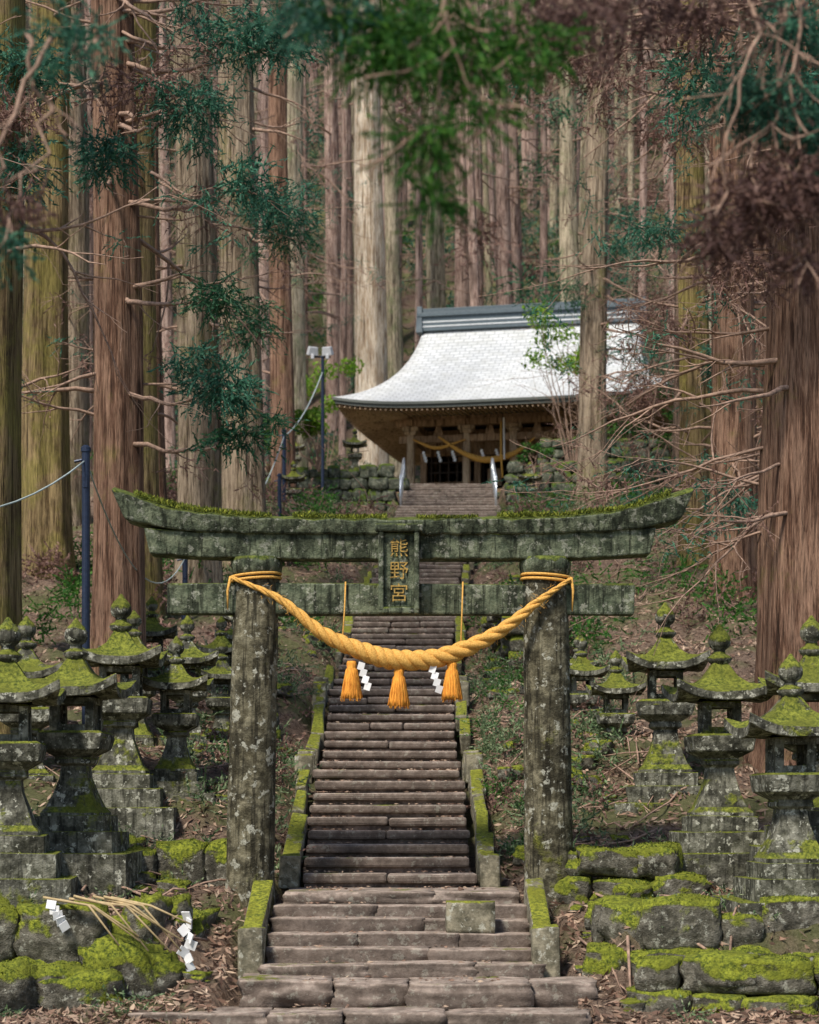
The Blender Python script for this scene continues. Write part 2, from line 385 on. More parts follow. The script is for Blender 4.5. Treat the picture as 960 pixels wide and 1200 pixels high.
def sweep(x0,x1,zb,zt,ybh,yth,peak=0,n=70,flare=0):
    vs=[];fs=[]
    for i in range(n+1):
        s=-1+2*i/n; xm=(x0+x1)/2; xh=(x1-x0)/2
        b0=zb(s);t0=zt(s); nzv=.025*mnoise.noise(Vector((s*14,zb(0),0))); nb=.02*mnoise.noise(Vector((s*17,zb(0),5)))
        def px(lv): return xm+s*(xh+flare*lv*(abs(s)**20))
        sec=[(px(0),-ybh+nb,b0+nb),(px(1),-yth+nb,t0-peak+nzv),(px(1),-yth*.35,t0+nzv),(px(1),yth*.35,t0),(px(1),yth,t0-peak),(px(0),ybh,b0)]
        vs+= [(a,YT+b_,c_) for a,b_,c_ in sec]
    K=6
    for i in range(n):
        for k_ in range(K):
            k2=(k_+1)%K; fs.append((i*K+k_,(i+1)*K+k_,(i+1)*K+k2,i*K+k2))
    fs.append(tuple(range(K))); fs.append(tuple(n*K+k_ for k_ in reversed(range(K))))
    m=MB(); m.add(vs,fs); return m
sweep(-2.72,2.52,lambda s:2.64+.05*s**4,lambda s:2.90+.06*s**4,.17,.2,0,flare=.06).obj('shimaki_beam',M_toriitop,to,bevel=.015)
sweep(-2.98,2.84,lambda s:2.885+.03*s*s+.14*abs(s)**7,lambda s:3.08+.05*s*s+.27*abs(s)**6,.24,.29,.05,flare=.13).obj('kasagi_lintel',M_toriitop,to,bevel=.02)
lv=Leaves(); n=9000
sx=rng.uniform(-.95,.95,n); dens=vn(sx*7,sx*0,5)>.2; sx=sx[dens]; n=len(sx)
zz=3.085+.05*sx**2+.27*np.abs(sx)**6
lv.raw(np.stack([-.07+sx*2.95,YT+rng.uniform(-.30,.1,n),zz-.02+rng.uniform(0,.06,n)*vn(sx*9,sx*0,8)],1),np.stack([rng.normal(size=n)*.6,rng.normal(size=n)*.6,np.ones(n)],1),rng.uniform(.03,.07,n),rng.uniform(.01,.02,n))
lv.obj('lintel_moss',L_moss,to)
m=MB(); yp=YT-.30
m.box((-.11,yp+.03,2.50),(.34,.07,.78),rx=.06)
for sd in(-1,1): m.box((-.11+sd*.185,yp-.012,2.50),(.055,.12,.84),rx=.06,top=.98)
m.box((-.11,yp-.045,2.935),(.50,.13,.08),rx=.06); m.box((-.11,yp+.02,2.085),(.42,.12,.07),rx=.06)
m.obj('plaque',M_toriitop,to,bevel=.02)
M_gold=plain('gilded_letters',(.33,.21,.05),.7,.1,var=.7,scale=35)
try:
    for i,ch in enumerate('熊野宮'):
        cu=bpy.data.curves.new('plaque_character','FONT'); cu.body=ch; cu.size=.205; cu.align_x='CENTER'; cu.extrude=.006; cu.offset=-.0005
        cu.materials.append(M_gold); o=bpy.data.objects.new('plaque_character',cu); o.rotation_euler=(math.radians(90)-.06,0,0)
        o.location=(-.11,yp-.022-(1-i)*.014,2.655-i*.232); link(o,to)
except Exception as e: print(e)

# ------------------------------------------------------------------ shimenawa
sh=empty('sacred_rope')
k=NT('straw_rope',.75,.3); n=k.noise(1,4,.7,vec=k.scaled((60,60,60))); 
k.color(k.mix(k.ramp(n,.3,.7),(.46,.22,.035),(.88,.52,.14))); k.bump(n,.8,.012); M_rope=k.m
k=NT('orange_straw',.8,.3); n=k.noise(1,4,.7,vec=k.scaled((90,90,5)))
k.color(k.mix(k.ramp(n,.35,.65),(.55,.18,.02),(.90,.42,.06))); k.bump(n,.8,.01); M_tas=k.m
def spline(P,n):
    P=[Vector(p) for p in P]; P=[P[0]*2-P[1]]+P+[P[-1]*2-P[-2]]; out=[]; segs=len(P)-3
    for i in range(n+1):
        u=i/n*segs; k_=min(int(u),segs-1); t=u-k_; a,b,c_,d=P[k_:k_+4]
        out.append(.5*((2*b)+(-a+c_)*t+(2*a-5*b+4*c_-d)*t*t+(-a+3*b-3*c_+d)*t**3))
    return out
def twisted(mb,P,rf,turns,strands=3,n=260,seg=8):
    C=spline(P,n)
    for s_ in range(strands):
        pts=[];rr=[]
        for i,p in enumerate(C):
            t=i/n; tg=(C[min(i+1,n)]-C[max(i-1,0)]).normalized(); a=tg.cross(Vector((0,1,0))).normalized(); b_=tg.cross(a)
            ph=2*math.pi*(turns*t+s_/strands); r=rf(t)
            pts.append(p+(a*math.cos(ph)+b_*math.sin(ph))*r*.5); rr.append(r*.56)
        mb.tube(pts,rr,seg)
yr=YT-.32
RP=[(-1.86,yr+.12,2.44),(-1.35,yr,2.20),(-.9,yr-.04,1.84),(-.45,yr-.05,1.64),(-.1,yr-.05,1.56),(.36,yr-.05,1.60),(.9,yr-.03,1.84),(1.35,yr,2.18),(1.68,yr+.12,2.42)]
m=MB(); twisted(m,RP,lambda t:.022+.085*math.sin(math.pi*min(max(t,0),1))**1.5,9,strands=3)
for p in spline(RP,260)[20:240:2]:
    for _ in range(2):
        a=R(0,6.28); r0=.075; q=p+Vector((0,math.cos(a)*r0,math.sin(a)*r0)); m.tube([q,q+Vector((R(-.05,.05),math.cos(a)*.03,math.sin(a)*.03-.01))],.0022,3,cap=False)
m.obj('twisted_rope',M_rope,sh,smooth=True)
m=MB()
for xx,zc,sl in((-1.62,2.43,.02),(1.44,2.42,-.02)):
    for dz in(0,.045):
        m.tube([(xx+.262*math.cos(a),YT+.262*math.sin(a),zc+dz+.02*math.cos(a)*(1 if sl>0 else -1)) for a in np.linspace(0,2*math.pi,25)],.016,6)
m.tube([(-1.87,YT-.18,2.45),(-1.9,YT-.2,2.3),(-1.9,YT-.2,2.1)],[.016,.014,.006],6)
m.tube([(1.69,YT-.18,2.44),(1.71,YT-.2,2.3),(1.70,YT-.2,2.08)],[.016,.014,.006],6)
for xx,zb in((-.70,1.72),(.53,1.66)):
    m.tube([(xx+.03,YT-.13,2.4),(xx+.02,YT-.16,2.1),(xx,yr-.02,zb)],.009,5)
m.obj('rope_ties',M_rope,sh,smooth=True)
m=MB()
for xx,zt in((-.60,1.55),(-.11,1.47),(.44,1.54)):
    m.lathe([(0,.04),(-.03,.05),(-.07,.045),(-.09,.058),(-.2,.078),(-.33,.098),(-.385,.102),(-.375,.03)],(xx,yr-.06,zt),48,ridge=.08,nr=16)
    for _ in range(70):
        a=R(0,6.28); m.tube([(xx+.05*math.cos(a),yr-.06+.05*math.sin(a),zt-.09),(xx+.09*math.cos(a),yr-.06+.09*math.sin(a),zt-.25),(xx+R(.09,.115)*math.cos(a),yr-.06+R(.09,.115)*math.sin(a),zt-R(.37,.42))],.004,3,cap=False)
m.obj('tassels',M_tas,sh,smooth=True)
M_paper=plain('white_paper',(.80,.80,.80),.7,var=.05)
def shide(mb,x,y,z,s=1,rz=0):
    w=.07*s;h=.07*s; px=0
    for i in range(4):
        mb.box((x+px,y-.004*i,z-h*i-h/2),(w,.003,h*1.15),rz=rz+R(-.5,.5),rx=R(-.2,.2),ry=.3)
        px+=.022*s
m=MB(); shide(m,-.50,yr-.1,1.53); shide(m,.24,yr-.1,1.50); m.obj('paper_streamers',M_paper,sh)

# ------------------------------------------------------------------ moss tuft scatter
TU=Leaves()
def tufts(m,per_area,L=.03,off=(0,0,0),rz=0,thr=.35,lim=6000,sc=2.3,cut=.42):
    V=np.array(m.v)
    cr,sr_=math.cos(rz),math.sin(rz)
    V=np.stack([V[:,0]*cr-V[:,1]*sr_+off[0],V[:,0]*sr_+V[:,1]*cr+off[1],V[:,2]+off[2]],1)
    Fq=np.array([f for f in m.f if len(f)==4]); a,b_,c_,d=V[Fq[:,0]],V[Fq[:,1]],V[Fq[:,2]],V[Fq[:,3]]
    N=np.cross(c_-a,d-b_); ar=np.linalg.norm(N,axis=1)/2; N=unit(N)
    w=ar*(N[:,2]>thr); tot=w.sum()
    if tot<=0: return
    n=min(int(tot*per_area),lim)
    if n<1: return
    i=rng.choice(len(Fq),n,p=w/tot); u=rng.random((n,1));v=rng.random((n,1))
    P=(a[i]*(1-u)+b_[i]*u)*(1-v)+(d[i]*(1-u)+c_[i]*u)*v
    kf=(vn(P[:,0]*sc+P[:,2]*3,P[:,1]*sc+P[:,2]*2,4)*.7+vn(P[:,0]*9,P[:,1]*9+P[:,2]*5,6)*.3)>cut
    P=P[kf];Nn=N[i][kf];n=len(P)
    if n: TU.raw(P+Nn*.004,Nn+rng.normal(size=(n,3))*.7,L*rng.uniform(.6,1.4,n),L*.4*rng.uniform(.6,1.4,n))

# ------------------------------------------------------------------ lanterns
def lantern(x,y,zb,H,rz=0,tiers=3,eave=.45,par=None,var=0):
    s=H/2.8; m=MB(); j=.014
    m.box((0,0,.0),(1.24*s,1.2*s,.56*s+.25),jit=j*1.5)
    m.box((0,0,.44*s),(.92*s,.9*s,.34*s),jit=j)
    if tiers>2: m.box((0,0,.68*s),(.7*s,.7*s,.18*s),jit=j)
    m.square([(.6*s,.3*s),(.80*s,.3*s),(.86*s,.25*s),(.98*s,.2*s),(1.15*s,.145*s),(1.27*s,.13*s),(1.30*s,.18*s),(1.34*s,.18*s),(1.36*s,.17*s),(1.44*s,.30*s),(1.55*s,.325*s),(1.60*s,.325*s),(1.62*s,.29*s)],jit=j*.45)
    fh=.215*s if var==0 else .19*s
    for a in(-1,1):
        for b_ in(-1,1): m.box((a*(fh-.035),b_*(fh-.035),1.78*s),(.085*s,.085*s,.34*s),jit=.003)
    m.box((0,0,1.65*s),(fh*1.8,fh*1.8,.08*s)); m.box((0,0,1.925*s),(fh*2.05,fh*2.05,.07*s))
    for a in(-1,1): m.box((a*(fh-.04),0,1.78*s),(.03*s,fh*1.3,.3*s))
    e=eave*s; K=8; prof_=[(0.14,.42),(.2,.38),(.35,.26),(.55,.17),(.78,.115),(1.0,.095),(1.0,.0),(.9,-.005),(.5,.01)]
    vs=[];fs=[]
    for pi_,(r,zv) in enumerate(prof_):
        for sd in range(4):
            for k_ in range(K):
                t=-1+2*k_/K
                u,v=[(t,-1),(1,t),(-t,1),(-1,-t)][sd]
                cf=abs(t)**3.2 if k_>0 else 1
                lift=.13*cf*r**3
                ex=1+.11*cf*(r**2)
                vs.append((u*r*e*ex+R(-1,1)*.006,v*r*e*ex+R(-1,1)*.006,1.96*s+(zv+lift)*s*.98+R(-1,1)*.004))
    n=4*K
    for i in range(len(prof_)-1):
        for k_ in range(n):
            k2=(k_+1)%n; fs.append((i*n+k2,i*n+k_,(i+1)*n+k_,(i+1)*n+k2))
    m.add(vs,[tuple(reversed(f)) for f in fs])
    mm=MB()
    z0=2.34*s
    mm.lathe([(0,.07*s),(.03*s,.11*s),(.07*s,.135*s),(.10*s,.105*s),(.12*s,.065*s),(.16*s,.06*s),(.19*s,.10*s),(.23*s,.118*s),(.29*s,.115*s),(.34*s,.085*s),(.38*s,.045*s),(.43*s,.012*s)],(0,0,z0),16)
    e_=empty('stone_lantern',(x,y,zb),rz)
    o=m.obj('body',M_lantern,e_,bevel=.016*s,seg=2); mm.obj('finial',M_lantern,e_,smooth=True)
    if y<34: tufts(m,600,.026,(x,y,zb),rz,.5,850,4.5,.50); tufts(mm,600,.022,(x,y,zb),rz,.4,80,5,.50)
    return e_
LN=[(-4.02,20.5,-1.05,3.05,.1,.46),(-3.5,21.5,-.82,2.9,-.06,.47),(-3.38,24.0,-.35,2.95,.05,.43),(-2.80,24.6,-.12,2.27,.0,.46),
    (-2.95,27.2,.35,2.3,.1,.45),(-2.62,28.6,.45,2.0,.1,.43),(-2.8,30.5,.95,2.0,-.1,.45),(-2.75,32.5,1.4,1.9,.1,.45),(-2.9,35,2.0,1.8,0,.45),(-3.7,27.5,.35,2.4,0,.44),(-3.9,31,1.1,2.2,.1,.44),(-2.6,38,2.7,1.7,0,.42),(-4.6,24.6,-.3,2.7,.1,.44),
    (3.74,20.1,-1.25,2.85,.08,.48),(4.2,21.4,-.75,2.85,-.1,.46),(3.36,22.2,-.82,2.9,.03,.48),(3.12,25.0,-.30,2.9,-.05,.44),(2.72,27.0,.12,2.05,0,.45),(2.45,29.2,.50,2.05,.1,.42),
    (2.6,31.5,.95,1.8,0,.42),(2.45,34.5,1.8,1.7,0,.42),(-3.3,58.2,8.0,2.0,0,.45),(-1.75,65.6,10.3,2.0,0,.5),(3.5,59.5,8.3,1.9,0,.5),(-3.7,66,10.4,1.8,0,.5)]
for a in LN: lantern(a[0],a[1],a[2]-.03,a[3],a[4],3,a[5],var=random.choice([0,1]))

# ------------------------------------------------------------------ rock walls
def wall(name,P,zb,zt,size=.36,mat=M_boulder,depth=.42,rough=.16,blend=.4,n=6,back=.10):
    m=MB()
    P=[Vector((*p,0)) for p in P]
    nr=max(1,round((zt-zb)/(size*.82)))
    for a,b_ in zip(P[:-1],P[1:]):
        L=(b_-a).length; dr=(b_-a)/L; ang=math.atan2(dr.y,dr.x); nrm=Vector((-dr.y,dr.x,0))
        h=(zt-zb)/nr
        for row in range(nr):
            u=R(-.3,0)*size
            while u<L-.03:
                w=size*R(.8,1.65); c_=a+dr*(u+w/2)+nrm*(row*back+R(-.05,.05))
                hh=h*R(.95,1.15) if row<nr-1 else h*R(.75,1.25)
                rock(m,(c_.x,c_.y,zb+row*h+hh/2),(w*.97,depth*R(.85,1.2),hh*1.0),rz=ang+R(-.15,.15),rough=rough*R(.6,1.2),blend=blend*R(.6,1.2),n=n)
                u+=w
    if P[0].y<40: tufts(m,800,.033,thr=.55,lim=6000,cut=.47)
    return m.obj(name,mat,smooth=True)
wall('stone_retaining_wall',[(-4.9,18.9),(-3.4,19.05),(-2.45,19.35),(-2.15,20.2),(-2.2,21.2)],-1.95,-.93,.50,n=8,rough=.2,blend=.62)
wall('stone_retaining_wall',[(-4.6,18.2),(-3.3,18.45),(-2.9,18.7)],-1.95,-1.36,.55,n=8,rough=.2,blend=.65)
wall('stone_retaining_wall',[(2.0,20.9),(1.9,19.75),(2.3,19.35),(3.4,19.45),(5,19.6)],-1.75,-.90,.50,n=8,rough=.13,blend=.42)
wall('stone_retaining_wall',[(2.15,18.75),(3.0,18.45),(4.6,18.3)],-1.98,-1.33,.50,n=8,rough=.13,blend=.42)
wall('stone_retaining_wall',[(1.55,21.5),(2.6,21.35),(2.9,22)],-1.0,-.40,.38,n=7,rough=.18,blend=.5)
wall('stone_retaining_wall',[(-3.0,22.0),(-2.1,22.0),(-1.98,22.8)],-.95,-.45,.42,n=7,rough=.15)
wall('stone_retaining_wall',[(1.7,26.5),(1.75,30)],.1,.9,.32)
wall('stone_retaining_wall',[(2.0,33),(1.9,40)],2.0,3.4,.34)
wall('stone_retaining_wall',[(-2.1,29),(-2.0,34)],.9,1.7,.32)
wall('stone_retaining_wall',[(-6.5,64.2),(-.55,64.35)],8.6,10.8,.42,M_wallfar,back=.02)
wall('stone_retaining_wall',[(3.1,64.2),(11,63.8)],8.6,10.9,.42,M_wallfar,back=.02)
wall('stone_retaining_wall',[(4.2,65.6),(11,65.4)],10.3,11.9,.42,M_wallfar,back=.02)
m=MB()
for _ in range(190):
    x=random.choice([-1,1])*R(1.4,3.0)+float(cx(22)); y_=R(18.2,44)
    if abs(abs(x)-1.65)<.3 and abs(y_-YT)<.5: continue
    s=R(.06,.28)*(1 if y_>19.5 else .6); rock(m,(x,y_,gz(x,y_)+s*.15),(s*R(1,1.6),s*R(.9,1.4),s*.8),rz=R(0,3),n=5,rough=.25)
tufts(m,600,.033,thr=.5,lim=4000)
m.obj('scattered_stones',M_boulder,smooth=True)
TU.obj('moss',L_moss)

# ------------------------------------------------------------------ litter, sticks, undergrowth
n=80000
yy=16.5+ (rng.random(n)**1.5)*38; xx=rng.uniform(-1,1,n)*(1.2+yy*.2)
d=np.abs(xx-cx(yy))-hw(yy); keep=(d>.02); xx=xx[keep];yy=yy[keep]; n=len(xx)
sl=np.where(yy<22.3,0,.25)
lv=Leaves(); A=np.stack([rng.normal(size=n),rng.normal(size=n),rng.normal(size=n)*.5],1); A[:,2]+=A[:,1]*sl
lv.raw(np.stack([xx,yy,ground(xx,yy)+.02],1),A,rng.uniform(.05,.17,n),rng.uniform(.012,.045,n)); lv.obj('leaf_litter',L_litter)
lv=Leaves(); n=2600; yy=rng.uniform(18.2,44,n); sdz=rng.choice([-1,1],n); xx=cx(yy)+sdz*rng.beta(2.0,1,n)*.93
def top_at(y):
    L0=[(a[0],a[1]) for a in low]+[(s[0],s[1]) for s in steps]; ya=np.array([a[0] for a in L0]);za=np.array([a[1] for a in L0])
    return za[np.clip(np.searchsorted(ya,y-.02)-1,0,len(ya)-1)]
lv.raw(np.stack([xx,yy,top_at(yy)+.014],1),np.stack([rng.normal(size=n),rng.normal(size=n),rng.normal(size=n)*.1],1),rng.uniform(.03,.08,n),rng.uniform(.01,.025,n)); lv.obj('fallen_leaves',L_litter)
m=MB()
for _ in range(460):
    y_=R(19,58); x=float(cx(y_))+random.choice([-1,1])*R(1.3,1.5+y_*.1); a=R(0,6.28); L=R(.3,1.5)
    pts=[]
    for i in range(4):
        px=x+math.cos(a)*L*i/3; pyy=y_+math.sin(a)*L*i/3
        if abs(px-float(cx(pyy)))<float(hw(pyy))+.05: break
        pts.append((px,pyy,gz(px,pyy)+.03+R(0,.1)))
    if len(pts)==4: m.tube(pts,[.016,.013,.010,.005],5)
m.obj('fallen_sticks',B_branch,smooth=True)
lg=Leaves();ld=Leaves();lm=Leaves()
for _ in range(430):
    y_=R(22.8,63); x=float(cx(y_))+random.choice([-1,1])*R(1.3,1.8+(y_-20)*.17)
    (lg if random.random()<.7 else ld).sprigs((x,y_,gz(x,y_)+.06),R(.15,.42),int(R(16,40)),.22,.075,.024,8,droop=-.1)
for _ in range(110):
    y_=R(23.5,42); x=float(cx(y_))+random.choice([-1,1,1])*R(1.35,2.5)
    random.choice([lg,lg,lm]).sprigs((x,y_,gz(x,y_)+.05),R(.15,.35),int(R(20,40)),.2,.06,.02,8,droop=-.1)
for _ in range(110):
    y_=R(34,62); x=float(cx(y_))+random.choice([-1,1])*R(2,8)
    (lm if random.random()<.7 else ld).sprigs((x,y_,gz(x,y_)+.3),R(.3,.8),55,.3,.1,.035,9,droop=0)
for _ in range(60):
    y_=R(18,23.5); x=random.choice([-1,1])*R(2.3,4.4)
    lg.sprigs((x,y_,gz(x,y_)+.03),R(.1,.24),18,.14,.05,.018,7,droop=-.1)
fern=leafmat('fern_foliage',[(.06,.12,.05),(.14,.22,.10),(.32,.38,.22)])
lg.obj('fern_undergrowth',fern); ld.obj('dry_undergrowth',L_dead); lm.obj('shrub_undergrowth',L_near)

# ------------------------------------------------------------------ trees
def trunk_mesh(x,y,z0,h,r,mat,parent,name='trunk',lean=(0,0),seg=44,nr=46,flare=.35):
    vs=[];fs=[];sd=R(0,90)
    for i in range(nr+1):
        t=i/nr; zz=h*t; rr=r*(1-.55*t)*(1+flare*math.exp(-zz*1.6))
        for k_ in range(seg):
            th=2*math.pi*k_/seg
            q=rr*(1+.04*math.cos(5*th+sd+.3*t)*(1+math.exp(-zz))+.06*mnoise.noise(Vector((math.cos(th)*2,math.sin(th)*2,zz*.35+sd)))+.08*mnoise.noise(Vector((math.cos(th)*8,math.sin(th)*8,zz*.3+sd))))
            vs.append((x+lean[0]*t+q*math.cos(th)+.09*math.sin(zz*.25+sd),y+lean[1]*t+q*math.sin(th),z0-.4+zz))
    for i in range(nr):
        for k_ in range(seg):
            k2=(k_+1)%seg; fs.append((i*seg+k_,i*seg+k2,(i+1)*seg+k2,(i+1)*seg+k_))
    m=MB(); m.add(vs,fs); return m.obj(name,mat,parent,smooth=True)
def branch(mb,p0,dirv,L,r,depth=2,droop=.1,wig=.22,tips=None):
    p=Vector(p0); d=Vector(dirv).normalized(); n=max(4,int(L/.28)); pts=[p.copy()];rad=[r]
    for i in range(n):
        t=(i+1)/n
        d=(d+Vector((R(-wig,wig),R(-wig,wig),R(-wig,wig)-droop*(1-1.7*t)*.5))).normalized()
        p=p+d*(L/n); pts.append(p.copy()); rad.append(max(r*(1-.85*t),.004))
        if depth>0 and random.random()<.6 and i>0:
            sd=(d+Vector((R(-1,1),R(-1,1),R(-.7,.6)))).normalized()
            branch(mb,p,sd,L*R(.25,.5),r*(1-.85*t)*.6+.003,depth-1,droop,wig,tips)
    mb.tube(pts,rad,5 if depth>1 else 4,cap=False)
    if tips is not None: tips.append(p.copy())
def to_target(mb,p0,p1,r,arch=.5):
    p0=Vector(p0);p1=Vector(p1);mid=p0.lerp(p1,.5)+Vector((R(-.2,.2),R(-.2,.2),-arch*.4))
    P=spline([p0,mid,p1],12); P=[P[0]]+[q+Vector((R(-.04,.04),R(-.04,.04),R(-.04,.04))) for q in P[1:]]
    mb.tube(P,[max(r*(1-.8*i/12),.006) for i in range(13)],6,cap=False)
    for i in range(3,12):
        if random.random()<.6: branch(mb,P[i],(P[i]-P[i-1]).normalized()+Vector((R(-1,1),R(-1,1),R(-.8,.5))),(p1-p0).length*R(.15,.35),r*.3,1)
def tree(x,y,r,mat,h=26,nb=10,zr=(3,14),targets=(),side_=None,blen=(1.2,3),lean=(0,0),fol=.16,br=(.02,.045)):
    z0=gz(x,y); e=empty('cedar_tree')
    trunk_mesh(x,y,z0,h,r,mat,e,lean=lean)
    mb=MB(); G=Leaves();T=Leaves();D=Leaves(); tips=[]
    for i in range(nb):
        zz=z0+R(*zr); a=R(0,2*math.pi)
        if side_ is not None: a=side_+R(-1.2,1.2)
        tt=(zz-z0)/h
        branch(mb,(x+lean[0]*tt+math.cos(a)*r*.6,y+lean[1]*tt+math.sin(a)*r*.6,zz),(math.cos(a),math.sin(a)*.7,R(-.35,.35)),R(*blen),R(*br),2,tips=tips)
    for tp in tips:
        if random.random()<fol: (T if random.random()<.45 else D).sprigs(tp,.2,9,.25,.085,.017,10)
    for (tx,ty,tz,tr,kind,dens) in targets:
        to_target(mb,(x,y,tz+R(.2,.8)),(tx,ty,tz),.045)
        (G if kind=='g' else T if kind=='t' else D).sprigs((tx,ty,tz),tr,int(dens*1.35),.36,.11,.022,13)
        for _ in range(3):
            (G if kind=='g' else T if kind=='t' else D).sprigs((tx+R(-1,1)*tr*1.5,ty+R(-.5,.5),tz+R(-1,.8)*tr),tr*.4,int(dens*.25),.3,.10,.02,12)
    if mb.v: mb.obj('limbs',B_branch,e,smooth=True)
    if G.C: G.obj('crown',L_cedar,e)
    if T.C: T.obj('crown_blue',L_teal,e)
    if D.C: D.obj('crown_dead',L_dead,e)
    return e
tree(-5.35,26,.50,B_moss,nb=8,zr=(4,11),side_=-.3,targets=[(-4.9,25.5,8.0,.42,'t',90),(-4.9,25.2,8.6,.35,'d',50),(-4.7,25.5,9.3,.4,'t',80)])
tree(-4.35,30,.385,B_red,nb=30,zr=(3,12.5),targets=[(-4.2,28,9.0,.42,'t',90),(-3.6,28,9.9,.5,'d',60),(-2.6,28,5.8,.5,'t',150),(-2.35,28.3,5.2,.35,'g',60),(-3.0,28,9.6,.5,'t',110),(-2.7,28.5,7.2,.35,'g',60),(-2.3,28,10.6,.5,'t',90),(-1.7,28,10.5,.4,'t',60),(-2.2,28,8.6,.4,'t',70)])
tree(-4.75,36.5,.36,B_moss,nb=12,zr=(4,14),blen=(1,2.2))
tree(-4.1,39,.44,B_grey,nb=14,zr=(4,15),blen=(1,2.4),targets=[(-2.6,38,11.2,.6,'t',130),(-2.9,38,9.0,.5,'g',90),(-2.5,38,14.4,.6,'g',90)])
tree(-3.6,43.5,.47,B_grey,nb=12,zr=(3,16),blen=(1,2),targets=[(-2.5,42,11.8,.55,'g',100)])
tree(-7.2,41,.5,B_moss,nb=8,zr=(3,15))
tree(-6.7,33,.36,B_dark,nb=10,zr=(3,13))
tree(-6.0,47,.42,B_red,nb=6,zr=(3,15)); tree(-8.3,50,.45,B_grey,nb=5,zr=(3,15))
tree(-4.6,54,.4,B_dark,nb=6,zr=(3,15)); tree(-5.6,43,.33,B_red,nb=8,zr=(3,15)); tree(-3.9,62,.38,B_red,nb=6,zr=(3,15))
tree(-1.75,88,.78,B_pale,h=34,nb=0)
tree(5.5,60.5,.43,B_grey,h=28,nb=16,zr=(3,16),blen=(1,2.6),targets=[(4.6,60,15.2,.8,'g',80),(6.6,60,13.4,.8,'t',90),(7.2,60,14.8,.9,'d',130),(6.9,59,12.3,.9,'d',110),(6.4,59.5,16.5,.8,'t',90)])
tree(5.85,42.5,.35,B_moss,nb=26,zr=(2,13),targets=[(4.7,41,6.2,.4,'t',50),(6.4,41,8.9,.5,'t',90),(5.2,41,9.6,.6,'d',80),(4.7,41.5,8.3,.5,'d',60)])
tree(6.0,38.5,.45,B_red,nb=30,zr=(2,13),blen=(1.5,3.6),targets=[(5.8,36,5.4,.4,'t',60),(4.6,37,10.5,.6,'t',80),(4.8,37,12.4,.7,'d',110),(3.6,37,13.3,.7,'d',90),(2.6,37,13.6,.7,'d',90)])
tree(4.95,25.3,.56,B_red,nb=30,zr=(2.5,10),side_=2.9,blen=(1.2,3.2),targets=[(4.5,24,8.4,.45,'t',130),(4.2,24,7.2,.35,'d',60),(3.5,24,8.6,.5,'t',80),(3.9,24,6.4,.3,'d',40),(4.5,24,9.2,.4,'t',70),(3.4,24,9.2,.5,'d',80)])
tree(8.0,47,.5,B_red,nb=10,zr=(3,15)); tree(7.0,52,.42,B_dark,nb=12,zr=(3,15)); tree(9.2,56,.45,B_grey,nb=6)
tree(7.0,33.5,.4,B_moss,nb=18,zr=(3,12),blen=(1.5,3.6),side_=3.0)
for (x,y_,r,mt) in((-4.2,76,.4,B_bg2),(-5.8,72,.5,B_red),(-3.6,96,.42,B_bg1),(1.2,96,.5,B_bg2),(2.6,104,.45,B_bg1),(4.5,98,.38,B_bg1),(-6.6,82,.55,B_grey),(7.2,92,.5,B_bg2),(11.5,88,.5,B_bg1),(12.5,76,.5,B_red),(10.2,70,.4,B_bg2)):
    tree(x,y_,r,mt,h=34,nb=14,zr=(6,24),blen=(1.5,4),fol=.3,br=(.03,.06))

e=empty('cedar_tree'); z0=gz(4.4,9.5); trunk_mesh(4.4,9.5,z0,20,.42,B_red,e)
mb=MB();G=Leaves();T=Leaves();D=Leaves()
near=[((-.05,8,2.95),.24,'g',170),((.08,8,2.62),.15,'g',90),((.10,8,2.40),.11,'g',50),((.28,8.2,3.0),.18,'g',110),((-.3,8,3.12),.2,'t',90),((.3,8.1,2.75),.1,'g',40),((.1,8.3,3.2),.3,'g',230),((-.48,8.4,3.3),.14,'t',45),((.5,8.3,3.1),.18,'g',90),((-.15,8.1,3.12),.22,'g',140),((.7,8.5,3.3),.2,'d',90),
 ((.95,9.5,3.68),.28,'d',150),((.6,9.3,3.6),.18,'d',60),((1.4,9.6,3.8),.27,'d',120),((1.62,9.6,2.85),.24,'d',230),((1.42,9.5,2.66),.14,'d',90),((1.8,9.6,2.95),.22,'d',150),((1.72,9.7,3.35),.2,'t',150),((1.85,9.6,2.58),.13,'d',60),((1.95,9.7,3.2),.2,'t',110),((1.5,9.6,3.35),.13,'t',50),((1.85,9.7,3.75),.2,'t',90),
 ((-1.78,9.2,2.72),.13,'d',36),((-1.85,9.2,2.55),.12,'t',50),((-1.5,9.2,3.45),.2,'t',80)]
mb.tube(spline([(4.4,9.5,4.6),(2.8,9.3,4.9),(1.2,9.2,4.4),(.0,8.3,3.75),(-.5,8.2,3.6),(-1.7,9.0,3.6)],36),[.08-.07*i/36 for i in range(37)],7)
for (c_,r_,kd,n_) in near:
    st_=Vector((c_[0]+R(.0,.3),c_[1]+.15,4.1-.25*(c_[0]<.5)-.3*(c_[0]<-1))); to_target(mb,st_,c_,.014,.1)
    (G if kd=='g' else T if kd=='t' else D).sprigs(c_,r_,n_,.15,.045,.011,13,droop=.5)
mb.obj('limbs',B_branch,e,smooth=True); G.obj('crown',L_near,e); T.obj('crown_blue',L_teal,e); D.obj('crown_dead',L_deadn,e)

